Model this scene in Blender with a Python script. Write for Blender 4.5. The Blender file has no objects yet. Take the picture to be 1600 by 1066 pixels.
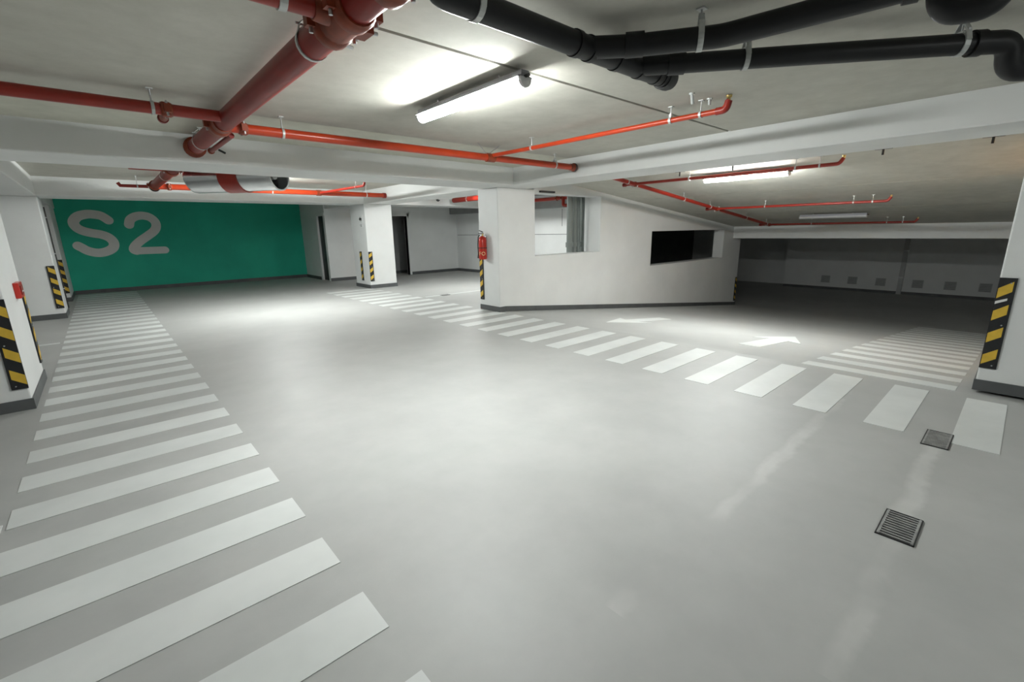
import bpy, math, random
from mathutils import Vector, Matrix

random.seed(7)
scene = bpy.context.scene
COL = scene.collection

# ------------------------------------------------------------------ camera, world, exposure
CAM = Vector((0.0, 0.0, 1.5))
YAW, PITCH, ROLL, FPX = math.radians(48.43), math.radians(13.706), math.radians(-0.987), 708.5
fw = Vector((math.cos(YAW)*math.cos(PITCH), math.sin(YAW)*math.cos(PITCH), -math.sin(PITCH)))
rt = Vector((math.sin(YAW), -math.cos(YAW), 0.0))
up = rt.cross(fw)
rt, up = math.cos(ROLL)*rt + math.sin(ROLL)*up, -math.sin(ROLL)*rt + math.cos(ROLL)*up
cam_data = bpy.data.cameras.new('camera')
cam_data.sensor_fit = 'HORIZONTAL'
cam_data.sensor_width = 36.0
cam_data.lens = 36.0*FPX/1600.0
cam_data.clip_start = 0.02
cam = bpy.data.objects.new('camera', cam_data)
COL.objects.link(cam)
cam.matrix_world = Matrix(((rt.x, up.x, -fw.x, CAM.x), (rt.y, up.y, -fw.y, CAM.y), (rt.z, up.z, -fw.z, CAM.z), (0, 0, 0, 1)))
scene.camera = cam

world = bpy.data.worlds.new('world')
scene.world = world
world.use_nodes = True
world.node_tree.nodes['Background'].inputs[0].default_value = (0.75, 0.8, 0.8, 1)
world.node_tree.nodes['Background'].inputs[1].default_value = 0.02

scene.view_settings.view_transform = 'Standard'
scene.view_settings.look = 'None'
scene.view_settings.gamma = 1.0
scene.view_settings.use_curve_mapping = False
scene.view_settings.exposure = 3.08
LAMP_POWER = 34.0           # emission strength of a lit tube diffuser

# ------------------------------------------------------------------ dimensions (metres)
ZC, ZC2, ZS = 2.53, 2.58, 2.25          # slab over the aisle, slab over the far bay, beam soffit
RX0, RSL = 5.6, 0.107                   # ramp start and slope
def zramp(x): return -RSL*(x-RX0) if x < 16.07 else -RSL*(16.07-RX0)
def zrceil(x): return ZC - 0.112*(x-6.2)
ZLOW = zramp(20)

# ------------------------------------------------------------------ materials
MATS = {}
def new_mat(name):
    m = bpy.data.materials.new(name); m.use_nodes = True
    nt = m.node_tree; nt.nodes.clear()
    out = nt.nodes.new('ShaderNodeOutputMaterial')
    b = nt.nodes.new('ShaderNodeBsdfPrincipled')
    nt.links.new(b.outputs[0], out.inputs[0])
    MATS[name] = m
    return m, nt, b
def noise(nt, scale, detail=3, rough=0.55, src=None):
    tc = nt.nodes.new('ShaderNodeTexCoord')
    n = nt.nodes.new('ShaderNodeTexNoise')
    n.inputs['Scale'].default_value = scale
    n.inputs['Detail'].default_value = detail
    n.inputs['Roughness'].default_value = rough
    nt.links.new(src or tc.outputs['Object'], n.inputs['Vector'])
    return n
def ramp2(nt, fac, p0, c0, p1, c1):
    r = nt.nodes.new('ShaderNodeValToRGB')
    r.color_ramp.elements[0].position = p0; r.color_ramp.elements[0].color = (*c0, 1)
    r.color_ramp.elements[1].position = p1; r.color_ramp.elements[1].color = (*c1, 1)
    nt.links.new(fac, r.inputs[0])
    return r
def mix(nt, fac, a, b, mode='MIX'):
    n = nt.nodes.new('ShaderNodeMix'); n.data_type = 'RGBA'; n.blend_type = mode
    if isinstance(fac, float): n.inputs[0].default_value = fac
    else: nt.links.new(fac, n.inputs[0])
    for s, v in ((6, a), (7, b)):
        if isinstance(v, tuple): n.inputs[s].default_value = (*v, 1)
        else: nt.links.new(v, n.inputs[s])
    return n.outputs[2]
def bump(nt, b, h, strength, dist):
    bp = nt.nodes.new('ShaderNodeBump')
    bp.inputs['Strength'].default_value = strength; bp.inputs['Distance'].default_value = dist
    nt.links.new(h, bp.inputs['Height']); nt.links.new(bp.outputs[0], b.inputs['Normal'])
def simple(name, c, rough=0.6, var=0.12, scale=6.0, metal=0.0, bmp=0.0, spec=0.5):
    m, nt, b = new_mat(name)
    n = noise(nt, scale, 4)
    lo = tuple(max(0, x*(1-var)) for x in c); hi = tuple(min(1, x*(1+var)) for x in c)
    r = ramp2(nt, n.outputs['Fac'], 0.32, lo, 0.68, hi)
    nt.links.new(r.outputs[0], b.inputs['Base Color'])
    b.inputs['Roughness'].default_value = rough
    b.inputs['Metallic'].default_value = metal
    b.inputs['Specular IOR Level'].default_value = spec
    if bmp:
        n2 = noise(nt, scale*12, 3); bump(nt, b, n2.outputs['Fac'], bmp, 0.004)
    return m

simple('white_paint', (0.70, 0.715, 0.71), 0.55, 0.035, 1.6, bmp=0.15)
simple('beam_paint', (0.70, 0.71, 0.70), 0.6, 0.04, 1.3, bmp=0.15)
simple('green_paint', (0.030, 0.43, 0.30), 0.6, 0.10, 1.2, bmp=0.1, spec=0.2)
simple('sign_white', (0.70, 0.71, 0.70), 0.5, 0.05, 2.0)
simple('baseboard_grey', (0.085, 0.09, 0.092), 0.5, 0.12, 4.0)
simple('orange_pipe', (0.44, 0.040, 0.008), 0.32, 0.12, 5.0)
simple('main_red', (0.23, 0.013, 0.008), 0.38, 0.14, 5.0, spec=0.3)
simple('red_pipe', (0.30, 0.020, 0.010), 0.32, 0.12, 5.0)
simple('red_fitting', (0.23, 0.036, 0.010), 0.45, 0.3, 14.0)
simple('dark_red', (0.25, 0.016, 0.010), 0.35, 0.15, 5.0)
simple('black_pvc', (0.006, 0.0065, 0.008), 0.42, 0.2, 8.0, spec=0.4)
simple('steel', (0.55, 0.56, 0.57), 0.35, 0.1, 12.0, metal=0.9)
simple('galvanised', (0.55, 0.57, 0.56), 0.45, 0.15, 12.0, metal=0.4)
simple('bright_steel', (0.72, 0.73, 0.74), 0.24, 0.05, 3.0, metal=1.0)
simple('dark_metal', (0.02, 0.021, 0.022), 0.5, 0.2, 10.0)
simple('rubber_black', (0.010, 0.011, 0.013), 0.5, 0.25, 14.0)
simple('rubber_yellow', (0.66, 0.43, 0.045), 0.5, 0.1, 14.0)
simple('lamp_housing', (0.27, 0.275, 0.30), 0.5, 0.04, 5.0)
simple('diffuser_off', (0.62, 0.63, 0.64), 0.3, 0.03, 5.0)
simple('grey_conduit', (0.20, 0.225, 0.215), 0.45, 0.06, 4.0)
simple('extinguisher_red', (0.52, 0.022, 0.012), 0.28, 0.06, 5.0)
simple('label_cream', (0.75, 0.66, 0.35), 0.5, 0.05, 5.0)
simple('brass', (0.62, 0.48, 0.18), 0.35, 0.1, 10.0, metal=0.8)
simple('print_black', (0.012, 0.013, 0.013), 0.5, 0.1, 10.0)
simple('print_grey', (0.16, 0.17, 0.17), 0.5, 0.1, 10.0)
simple('grate_steel', (0.30, 0.305, 0.30), 0.45, 0.25, 20.0, metal=0.1)
simple('grate_shadow', (0.012, 0.012, 0.012), 0.8, 0.2, 10.0)
simple('vent_pale', (0.45, 0.46, 0.46), 0.6, 0.06, 4.0)
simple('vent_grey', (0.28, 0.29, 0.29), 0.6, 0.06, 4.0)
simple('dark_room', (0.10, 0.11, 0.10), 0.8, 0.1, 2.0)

def concrete(name, base, var):
    m, nt, b = new_mat(name)
    n1 = noise(nt, 0.55, 5, 0.6); n2 = noise(nt, 5.0, 5, 0.65)
    lo = tuple(x*(1-var) for x in base); hi = tuple(x*(1+var) for x in base)
    r1 = ramp2(nt, n1.outputs['Fac'], 0.33, lo, 0.67, hi)
    r2 = ramp2(nt, n2.outputs['Fac'], 0.3, (0.90, 0.90, 0.89), 0.7, (1.05, 1.05, 1.05))
    c = mix(nt, 1.0, r1.outputs[0], r2.outputs[0], 'MULTIPLY')
    nt.links.new(c, b.inputs['Base Color'])
    b.inputs['Roughness'].default_value = 0.8
    bump(nt, b, n2.outputs['Fac'], 0.15, 0.01)
    return m
concrete('ceiling_concrete', (0.52, 0.51, 0.455), 0.09)
concrete('ceiling_edge', (0.60, 0.595, 0.515), 0.07)
concrete('groove_dark', (0.12, 0.115, 0.10), 0.1)

def floor_material():
    m, nt, b = new_mat('floor_epoxy')
    n1 = noise(nt, 0.45, 5, 0.6); n2 = noise(nt, 2.6, 6, 0.62); n3 = noise(nt, 90, 2, 0.5)
    r1 = ramp2(nt, n1.outputs['Fac'], 0.34, (0.375, 0.38, 0.372), 0.66, (0.435, 0.44, 0.43))
    r2 = ramp2(nt, n2.outputs['Fac'], 0.3, (0.93, 0.93, 0.93), 0.7, (1.05, 1.05, 1.05))
    c = mix(nt, 1.0, r1.outputs[0], r2.outputs[0], 'MULTIPLY')
    # dark scuffs, little chips
    n4 = noise(nt, 7.0, 5, 0.7)
    r4 = ramp2(nt, n4.outputs['Fac'], 0.70, (0, 0, 0), 0.80, (0.35, 0.35, 0.35))
    c = mix(nt, r4.outputs[0], c, (0.26, 0.265, 0.255))
    # paler filled trenches: bands with ragged edges, running over the drains
    tc = nt.nodes.new('ShaderNodeTexCoord'); sx = nt.nodes.new('ShaderNodeSeparateXYZ')
    nt.links.new(tc.outputs['Object'], sx.inputs[0])
    def math_(op, a, bb, cc=None):
        q = nt.nodes.new('ShaderNodeMath'); q.operation = op
        for i, v in enumerate((a, bb, cc)):
            if v is None: continue
            if isinstance(v, (int, float)): q.inputs[i].default_value = v
            else: nt.links.new(v, q.inputs[i])
        return q.outputs[0]
    def band(y0, w, xa, xb):
        wob = math_('MULTIPLY_ADD', n2.outputs['Fac'], 0.16, -0.08)
        d = math_('ABSOLUTE', math_('SUBTRACT', math_('ADD', sx.outputs['Y'], wob), y0), 0)
        q = nt.nodes.new('ShaderNodeMapRange'); q.inputs[1].default_value = w; q.inputs[2].default_value = w*0.35
        nt.links.new(d, q.inputs[0])
        a = math_('GREATER_THAN', sx.outputs['X'], xa); bb = math_('LESS_THAN', sx.outputs['X'], xb)
        return math_('MULTIPLY', math_('MULTIPLY', q.outputs[0], a), bb)
    msk = math_('MAXIMUM', band(0.88, 0.05, 1.3, 4.7), band(0.21, 0.055, 1.6, 4.05))
    patch = ramp2(nt, n1.outputs['Fac'], 0.42, (0, 0, 0), 0.6, (0.55, 0.55, 0.55))
    msk = math_('MULTIPLY', msk, math_('MULTIPLY', patch.outputs[0], 0.9))
    c = mix(nt, msk, c, (0.66, 0.66, 0.645))
    nt.links.new(c, b.inputs['Base Color'])
    rr = nt.nodes.new('ShaderNodeMapRange'); rr.inputs[3].default_value = 0.42; rr.inputs[4].default_value = 0.62
    nt.links.new(n2.outputs['Fac'], rr.inputs[0]); nt.links.new(rr.outputs[0], b.inputs['Roughness'])
    b.inputs['Specular IOR Level'].default_value = 0.45
    bump(nt, b, n3.outputs['Fac'], 0.08, 0.003)
floor_material()

def road_paint():
    m, nt, b = new_mat('road_paint')
    n1 = noise(nt, 1.4, 4, 0.6); n2 = noise(nt, 16.0, 5, 0.7)
    r1 = ramp2(nt, n1.outputs['Fac'], 0.33, (0.58, 0.60, 0.59), 0.67, (0.68, 0.70, 0.69))
    r2 = ramp2(nt, n2.outputs['Fac'], 0.69, (0, 0, 0), 0.78, (0.6, 0.6, 0.6))
    c = mix(nt, r2.outputs[0], r1.outputs[0], (0.42, 0.43, 0.42))
    nt.links.new(c, b.inputs['Base Color'])
    b.inputs['Roughness'].default_value = 0.5
road_paint()

def glow(name, col, s):
    m, nt, b = new_mat(name)
    b.inputs['Base Color'].default_value = (0.8, 0.8, 0.8, 1)
    b.inputs['Emission Color'].default_value = (*col, 1)
    b.inputs['Emission Strength'].default_value = s
glow('tube_glow', (0.965, 1.0, 0.975), LAMP_POWER)
glow('tube_glow_far', (0.965, 1.0, 0.975), LAMP_POWER*1.45)
glow('tube_glow_near', (0.965, 1.0, 0.975), LAMP_POWER*0.45)
glow('tube_glow_ramp', (0.965, 1.0, 0.975), LAMP_POWER*1.22)
glow('tube_glow_room', (0.965, 1.0, 0.975), LAMP_POWER*0.9)
glow('bulb_warm', (1.0, 0.50, 0.16), 75.0)

# ------------------------------------------------------------------ mesh helpers
class MB:
    """collects boxes, tubes and prisms into one mesh"""
    def __init__(s): s.v = []; s.f = []; s.sm = []
    def add(s, vs, fs, smooth=False):
        o = len(s.v); s.v += [Vector(v) for v in vs]
        for f in fs: s.f.append([i+o for i in f]); s.sm.append(smooth)
        return s
    def box(s, x0, x1, y0, y1, z0, z1):
        vs = [(x, y, z) for x in (x0, x1) for y in (y0, y1) for z in (z0, z1)]
        return s.add(vs, [(0,1,3,2),(4,6,7,5),(0,4,5,1),(2,3,7,6),(0,2,6,4),(1,5,7,3)])
    def wedge(s, x0, x1, y0, y1, b0, b1, t0, t1):
        """box whose bottom and top heights change from x0 to x1"""
        vs = [(x0,y0,b0),(x0,y0,t0),(x0,y1,b0),(x0,y1,t0),(x1,y0,b1),(x1,y0,t1),(x1,y1,b1),(x1,y1,t1)]
        return s.add(vs, [(0,1,3,2),(4,6,7,5),(0,4,5,1),(2,3,7,6),(0,2,6,4),(1,5,7,3)])
    def prism(s, pts, off):
        """closed polygon pts (3D) extruded by vector off"""
        n = len(pts); a = [Vector(p) for p in pts]; b = [p+Vector(off) for p in a]
        fs = [tuple(range(n)), tuple(range(2*n-1, n-1, -1))]
        fs += [(i, i+n, (i+1) % n + n, (i+1) % n) for i in range(n)]
        return s.add(a+b, fs)
    def tube(s, path, r, seg=16, caps=True):
        P = [Vector(p) for p in path]; n = len(P)
        R = r if isinstance(r, (list, tuple)) else [r]*n
        T = []
        for i in range(n):
            t = Vector((0,0,0))
            if i > 0: t += (P[i]-P[i-1]).normalized()
            if i < n-1: t += (P[i+1]-P[i]).normalized()
            T.append(t.normalized())
        ref = Vector((0,0,1)) if abs(T[0].z) < 0.9 else Vector((1,0,0))
        u = T[0].cross(ref).normalized(); rings = []
        for i in range(n):
            u = (u - T[i]*u.dot(T[i])).normalized(); w = T[i].cross(u)
            k = 1.0
            rings.append([P[i] + (u*math.cos(a) + w*math.sin(a))*R[i]*k for a in (2*math.pi*j/seg for j in range(seg))])
        vs = [p for ring in rings for p in ring]
        fs = [(i*seg+j, i*seg+(j+1) % seg, (i+1)*seg+(j+1) % seg, (i+1)*seg+j) for i in range(n-1) for j in range(seg)]
        s.add(vs, fs, True)
        if caps:
            s.add(rings[0], [tuple(range(seg-1, -1, -1))]); s.add(rings[-1], [tuple(range(seg))])
        return s
    def ring(s, c, axis, r_out, r_in, length, seg=20):
        """hollow collar"""
        c = Vector(c); a = Vector(axis).normalized()
        ref = Vector((0,0,1)) if abs(a.z) < 0.9 else Vector((1,0,0))
        u = a.cross(ref).normalized(); w = a.cross(u)
        vs = []
        for d, r in ((-.5, r_in), (-.5, r_out), (.5, r_out), (.5, r_in)):
            for j in range(seg):
                t = 2*math.pi*j/seg
                vs.append(c + a*d*length + (u*math.cos(t)+w*math.sin(t))*r)
        fs = [(k*seg+j, k*seg+(j+1) % seg, ((k+1) % 4)*seg+(j+1) % seg, ((k+1) % 4)*seg+j) for k in range(4) for j in range(seg)]
        return s.add(vs, fs, False)
    def build(s, name, mat, parent=None, bevel=0.0):
        me = bpy.data.meshes.new(name)
        off = parent_world(parent) if parent else Vector((0,0,0))
        me.from_pydata([tuple(v-off) for v in s.v], [], s.f)
        me.polygons.foreach_set('use_smooth', s.sm)
        me.materials.append(MATS[mat]); me.update()
        o = bpy.data.objects.new(name, me); COL.objects.link(o)
        if parent: o.parent = parent
        if bevel:
            md = o.modifiers.new('bevel', 'BEVEL'); md.width = bevel; md.segments = 2; md.limit_method = 'ANGLE'
        # consistent outward normals
        import bmesh
        bm = bmesh.new(); bm.from_mesh(me); bmesh.ops.recalc_face_normals(bm, faces=bm.faces); bm.to_mesh(me); bm.free()
        return o
def parent_world(p):
    v = Vector((0,0,0))
    while p: v += Vector(p.location); p = p.parent
    return v
def tag(o, label, cat, group=None, kind=None):
    o['label'] = label; o['category'] = cat
    if group: o['group'] = group
    if kind: o['kind'] = kind
    return o
def thing(name, loc, label, cat, group=None, kind=None):
    o = bpy.data.objects.new(name, None); COL.objects.link(o)
    o.location = loc; o.empty_display_size = 0.1
    return tag(o, label, cat, group, kind)
def smooth_path(pts, r=0.06, n=6):
    """polyline with rounded corners"""
    P = [Vector(p) for p in pts]; out = [P[0]]
    for i in range(1, len(P)-1):
        a = (P[i-1]-P[i]); b = (P[i+1]-P[i])
        d = min(r, a.length*0.49, b.length*0.49)
        p0 = P[i]+a.normalized()*d; p2 = P[i]+b.normalized()*d
        for k in range(n+1):
            t = k/n; out.append(p0*(1-t)**2 + P[i]*2*t*(1-t) + p2*t*t)
    out.append(P[-1]); return out

# ------------------------------------------------------------------ the setting: floors
XW, YB, XL = 10.42, -5.0, -5.6
f = MB().add([(XL,YB,0),(RX0,YB,0),(RX0,6.9,0),(XW,6.9,0),(XW,17.3,0),(XL,17.3,0)], [(0,1,2,3,4,5)])
f.add([(XL,YB,-.3),(RX0,YB,-.3),(RX0,6.9,-.3),(XW,6.9,-.3),(XW,17.3,-.3),(XL,17.3,-.3)], [(5,4,3,2,1,0)])
tag(f.build('floor', 'floor_epoxy'), 'pale grey smooth concrete floor of the parking level', 'floor', kind='structure')
f = MB(); N = 26
xs = [RX0 + (16.07-RX0)*i/N for i in range(N+1)] + [23.6]
vs = []; fs = []
for i, x in enumerate(xs):
    z = zramp(x)
    vs += [(x,-1.05,z),(x,6.6,z)]
    if i: fs.append((2*i-2, 2*i, 2*i+1, 2*i-1))
f.add(vs, fs)
tag(f.build('floor_ramp', 'floor_epoxy'), 'grey ramp floor sloping down towards the dark lower hall', 'floor', kind='structure')
tag(MB().box(16.0,23.6,6.6,12.0,ZLOW-.2,ZLOW).build('floor_lower', 'floor_epoxy'), 'dark grey floor of the lower hall beyond the ramp wall', 'floor', kind='structure')

# ------------------------------------------------------------------ ceilings (precast slabs with joints)
def ceiling(name, label, panels, core):
    o = tag(MB().box(*core).build(name, 'groove_dark'), label, 'ceiling', kind='structure')
    for (x0,x1,y0,y1,z0,z1,m) in panels:
        MB().box(x0,x1,y0,y1,z0,z1).build('slab', m, o)
    return o
g = 0.008
T = 0.035
ceiling('ceiling', 'grey bare concrete ceiling slabs above the striped aisle',
        [(XL,5.45,YB,2.44-2.1*g,ZC,ZC+T,'ceiling_concrete'), (XL,5.45,2.44+2.1*g,4.80-g*.4,ZC,ZC+T,'ceiling_concrete'), (XL,5.45,4.80+g*.4,6.03,ZC,ZC+T,'ceiling_edge')],
        (XL,5.46,YB,6.04,ZC+T,ZC+T+.12))
ceiling('ceiling_far_bay', 'grey concrete ceiling of the bay in front of the green wall',
        [(XL,5.45,6.88,9.3-g,ZC2,ZC2+T,'ceiling_concrete'), (XL,5.45,9.3+g,11.95,ZC2,ZC2+T,'ceiling_concrete'), (XL,5.45,12.85,17.3,ZC2,ZC2+T,'ceiling_concrete')],
        (XL,5.46,6.87,17.3,ZC2+T,ZC2+T+.12))
ceiling('ceiling_side_room', 'pale concrete ceiling of the bright side room behind the parapet wall',
        [(6.2,XW,6.47,11.95,ZC2,ZC2+T,'ceiling_concrete'), (6.2,XW,12.85,17.3,ZC2,ZC2+T,'ceiling_concrete')],
        (6.19,XW,6.47,17.3,ZC2+T,ZC2+T+.12))
def rslab(mb, x0, x1, dz=0, th=0.035): return mb.wedge(x0, x1, -1.05, 6.6, zrceil(x0)+dz, zrceil(x1)+dz, zrceil(x0)+dz+th, zrceil(x1)+dz+th)
o = tag(rslab(MB(), 6.2, 15.45, 0.035, 0.12).build('ceiling_ramp', 'groove_dark'), 'sloping grey concrete ceiling over the ramp', 'ceiling', kind='structure')
for a, b in ((6.2,7.00),(7.025,9.62),(9.64,12.3),(12.32,15.42)):
    rslab(MB(), a, b).build('slab', 'ceiling_concrete', o)
tag(MB().box(15.9,23.6,-1.05,12,1.5,1.65).build('ceiling_lower', 'ceiling_concrete'), 'dark ceiling of the lower hall beyond the ramp', 'ceiling', kind='structure')

# ------------------------------------------------------------------ beams
def beam(name, label, *b):
    return tag(MB().box(*b).build(name, 'beam_paint', bevel=0.012), label, 'beam', kind='structure')
beam('beam_cross', 'white painted cross beam over the aisle, carrying the end of the thick red pipe', XL,5.45,6.03,6.88,ZS,ZC2+.02)
beam('beam_main', 'long white painted beam along the ramp edge above the crossing', 5.45,6.2,YB,17.2,ZS,ZC2+.02)
beam('beam_green', 'white painted beam just in front of the green wall', XL,5.45,11.95,12.85,ZS,ZC2+.02)
beam('beam_side_room', 'white painted beam across the bright side room', 6.2,XW,11.95,12.85,ZS,ZC2+.02)
beam('beam_left', 'white painted beam above the left row of columns', -1.45,-0.68,6.88,11.95,ZS,ZC2+.02)
beam('beam_left_near', 'white painted beam above the left columns near the aisle', -1.45,-0.68,YB,6.03,ZS,ZC+.02)
beam('beam_left_far', 'white painted beam above the last left column', -1.45,-0.68,12.85,17.2,ZS,ZC2+.02)
tag(MB().box(15.4,16.0,-1.05,6.47,1.13,1.62).build('beam_ramp_end', 'beam_paint', bevel=0.012), 'white beam across the foot of the ramp', 'beam', kind='structure')
tag(MB().box(XW-.3,XW,6.9,14.85,2.13,2.58).build('beam_room_wall', 'vent_grey'), 'grey beam along the top of the bright side room wall', 'beam', kind='structure')

# ------------------------------------------------------------------ walls
def wall(name, label, mb, mat='white_paint'):
    return tag(mb.build(name, mat), label, 'wall', kind='structure')
wall('wall_back', 'green painted end wall with large S2 lettering', MB().box(-0.72,5.55,17.1,17.3,0,2.62), 'green_paint')
wall('wall_left', 'white side wall far beyond the left columns', MB().box(XL-.2,XL,YB,17.3,0,2.62))
wall('wall_behind', 'white wall behind the viewpoint', MB().box(XL,6.0,YB-.2,YB,0,2.62))
# room with the two dark doors
mb = MB()
mb.box(5.42,5.46,15.56,17.1,0,2.62); mb.box(5.42,5.46,15.0,15.56,2.05,2.62)      # side with door_1
wall('wall_store_side', 'white side wall next to the green wall with a narrow dark doorway', mb)
mb = MB()
mb.box(5.42,7.3,14.85,15.0,0,2.62); mb.box(7.3,8.28,14.85,15.0,2.05,2.62); mb.box(8.28,XW,14.85,15.0,0,2.62)
wall('wall_store_front', 'white store room wall with a dark doorway behind the slim column', mb)
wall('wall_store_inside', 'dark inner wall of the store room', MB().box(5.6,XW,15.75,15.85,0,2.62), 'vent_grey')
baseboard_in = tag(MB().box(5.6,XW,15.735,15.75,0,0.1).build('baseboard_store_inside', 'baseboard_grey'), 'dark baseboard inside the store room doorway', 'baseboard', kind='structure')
wall('wall_room_right', 'bright white wall of the side room seen through the opening', MB().box(XW,XW+.13,6.79,17.3,-.3,2.62))
# ramp parapet wall with two openings
def pw(mb, x0, x1, b=None, t=None):
    b0, b1 = (zramp(x0)-.05, zramp(x1)-.05) if b is None else (b, b)
    t0, t1 = (min(zrceil(x0)+.05,2.6), zrceil(x1)+.05) if t is None else (t, t)
    mb.wedge(x0, x1, 6.47, 6.79, b0, b1, t0, t1)
mb = MB()
pw(mb, 6.36, 6.38); pw(mb, 6.38, 8.43, t=1.0); pw(mb, 6.38, 8.43, b=2.19); pw(mb, 8.43, 10.56)
pw(mb, 10.56, 14.72, t=0.55); mb.wedge(10.56, 14.72, 6.47, 6.79, 1.42, 1.42, zrceil(10.56)+.05, zrceil(14.72)+.05); pw(mb, 14.72, 16.0)
wall('wall_ramp', 'long white parapet wall down the ramp with two rectangular openings', mb)
wall('wall_ramp_right', 'white wall along the right side of the ramp', MB().box(6.6,23.6,-1.25,-1.05,ZLOW-.1,2.6))
wall('wall_ramp_foot', 'dim far wall at the foot of the ramp with a row of vents', MB().box(22.6,23.6,-1.05,7.1,ZLOW-.1,1.6))
wall('wall_lower_back', 'dim recessed wall at the left end of the lower hall', MB().box(23.5,23.7,7.0,12.0,ZLOW-.1,1.6))
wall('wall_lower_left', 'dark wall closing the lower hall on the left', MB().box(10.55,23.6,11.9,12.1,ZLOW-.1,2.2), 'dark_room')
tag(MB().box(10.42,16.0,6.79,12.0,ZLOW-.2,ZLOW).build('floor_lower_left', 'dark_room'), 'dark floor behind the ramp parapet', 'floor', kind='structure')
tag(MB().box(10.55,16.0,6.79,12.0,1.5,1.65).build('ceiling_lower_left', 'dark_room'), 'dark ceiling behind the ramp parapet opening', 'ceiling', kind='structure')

# baseboards
def baseboard(name, label, mb): return tag(mb.build(name, 'baseboard_grey'), label, 'baseboard', kind='structure')
baseboard('baseboard_back', 'dark grey baseboard under the green wall', MB().box(-0.68,5.42,17.085,17.1,0,0.1))
baseboard('baseboard_store_side', 'dark grey baseboard left of the narrow doorway', MB().box(5.405,5.42,15.6,17.085,0,0.1))
baseboard('baseboard_store_front', 'dark grey baseboard of the store room wall', MB().box(5.42,7.22,14.835,14.85,0,0.1).box(8.36,XW-.015,14.835,14.85,0,0.1))
baseboard('baseboard_room_right', 'dark grey baseboard of the bright side room', MB().box(XW-.015,XW,6.8,14.85,0,0.1))
mb = MB()
for a, b in ((6.37,9),(9,12.5),(12.5,16.0)): mb.wedge(a,b,6.452,6.47,zramp(a)-.02,zramp(b)-.02,zramp(a)+.1,zramp(b)+.1)
baseboard('baseboard_ramp', 'dark grey baseboard sloping along the parapet wall', mb)
baseboard('baseboard_ramp_foot', 'dark baseboard of the far wall at the ramp foot', MB().box(22.585,22.6,-1.05,7.1,ZLOW,ZLOW+.1))

# doors: frames and dark leaves
d = thing('door_1', (5.42,15.2,0), 'narrow dark doorway with grey frame beside the green wall', 'door', kind='structure')
MB().box(5.40,5.465,15.53,15.63,0,2.13).build('frame', 'white_paint', d)
MB().box(5.40,5.465,14.86,15.53,2.05,2.13).build('frame', 'white_paint', d)
MB().box(5.47,5.51,15.02,15.53,0.01,2.04).build('leaf', 'dark_metal', d)
d = thing('door_2', (7.8,14.9,0), 'dark open doorway with white frame right of the slim column', 'door', kind='structure')
MB().box(8.28,8.36,14.82,15.02,0,2.13).build('frame', 'white_paint', d)
MB().box(7.22,7.30,14.82,15.02,0,2.13).build('frame', 'white_paint', d)
MB().box(7.22,8.36,14.82,15.02,2.05,2.13).build('frame', 'white_paint', d)

# ------------------------------------------------------------------ columns
def column(label, x0, x1, y0, y1, h=ZS, base=0.0):
    t = thing('column', ((x0+x1)/2, (y0+y1)/2, base), label, 'column')
    MB().box(x0,x1,y0,y1,base,h).build('shaft', 'white_paint', t, bevel=0.012)
    e = 0.012
    MB().box(x0-e,x1+e,y0-e,y1+e,base,base+0.1).build('plinth', 'baseboard_grey', t)
    return t
column('white column nearest on the left, with a red call box', -1.45,-0.68,5.79,7.0)
column('white column second along the left walkway, conduit on its edge', -1.45,-0.68,12.16,13.05)
column('slim white column with arrow signs standing between the two dark doorways', 5.43,6.22,11.95,12.88)
t = thing('column', (5.9,6.75,0), 'white column carrying the red fire extinguisher', 'column')
MB().box(5.45,6.37,6.47,7.04,-.1,ZS).build('shaft', 'white_paint', t, bevel=0.012)
mb = MB().box(5.438,5.6,6.458,7.052,0,0.1)
mb.wedge(5.6,6.37,6.456,6.474,zramp(5.6)-.02,zramp(6.37)-.02,0.1,zramp(6.37)+.1)
mb.build('plinth', 'baseboard_grey', t)
column('white column at the right edge beside the ramp stripes', 5.82,6.6,-1.0,0.13)
t = column('white pier at the left end of the green wall', -1.45,-0.70,15.34,17.1)

# painted white bands are geometry: crossings
def crossing(name, label, rects, along_ramp=False):
    x0, y0 = rects[0][0], rects[0][2]
    t = thing(name, (x0, y0, 0), label, 'crossing', kind='thing')
    for (a, b, c, d_) in rects:
        if along_ramp: MB().wedge(a,b,c,d_,zramp(a)-.004,zramp(b)-.004,zramp(a)+.003,zramp(b)+.003).build('stripe', 'road_paint', t)
        else: MB().box(a,b,c,d_,-.004,0.003).build('stripe', 'road_paint', t)
    return t
crossing('pedestrian_crossing', 'white striped walkway along the left columns towards the green wall',
         [(-0.62,0.595,y,y+0.24) for y in [0.456+0.4845*k for k in range(34)]])
crossing('pedestrian_crossing', 'white striped crossing running diagonally past the extinguisher column',
         [(4.215,5.47,y-0.245,y) for y in [0.15+0.4935*k for k in range(25)]])
crossing('pedestrian_crossing', 'white striped walkway going down the ramp beside the right column',
         [(x,x+0.29,0.24,1.50) for x in [5.66+0.585*k for k in range(16)]], True)
def bay_line(label, *r):
    tag(MB().box(*r,-.004,0.003).build('bay_line', 'road_paint'), label, 'line')
bay_line('thin white bay line left of the near walkway stripes', -5.0,-0.64,3.34,3.44)
bay_line('thin white bay line between the left columns', -5.0,-0.66,9.22,9.32)
bay_line('thin white line on the floor behind the extinguisher column', 5.55,10.2,9.27,9.37)
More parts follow.
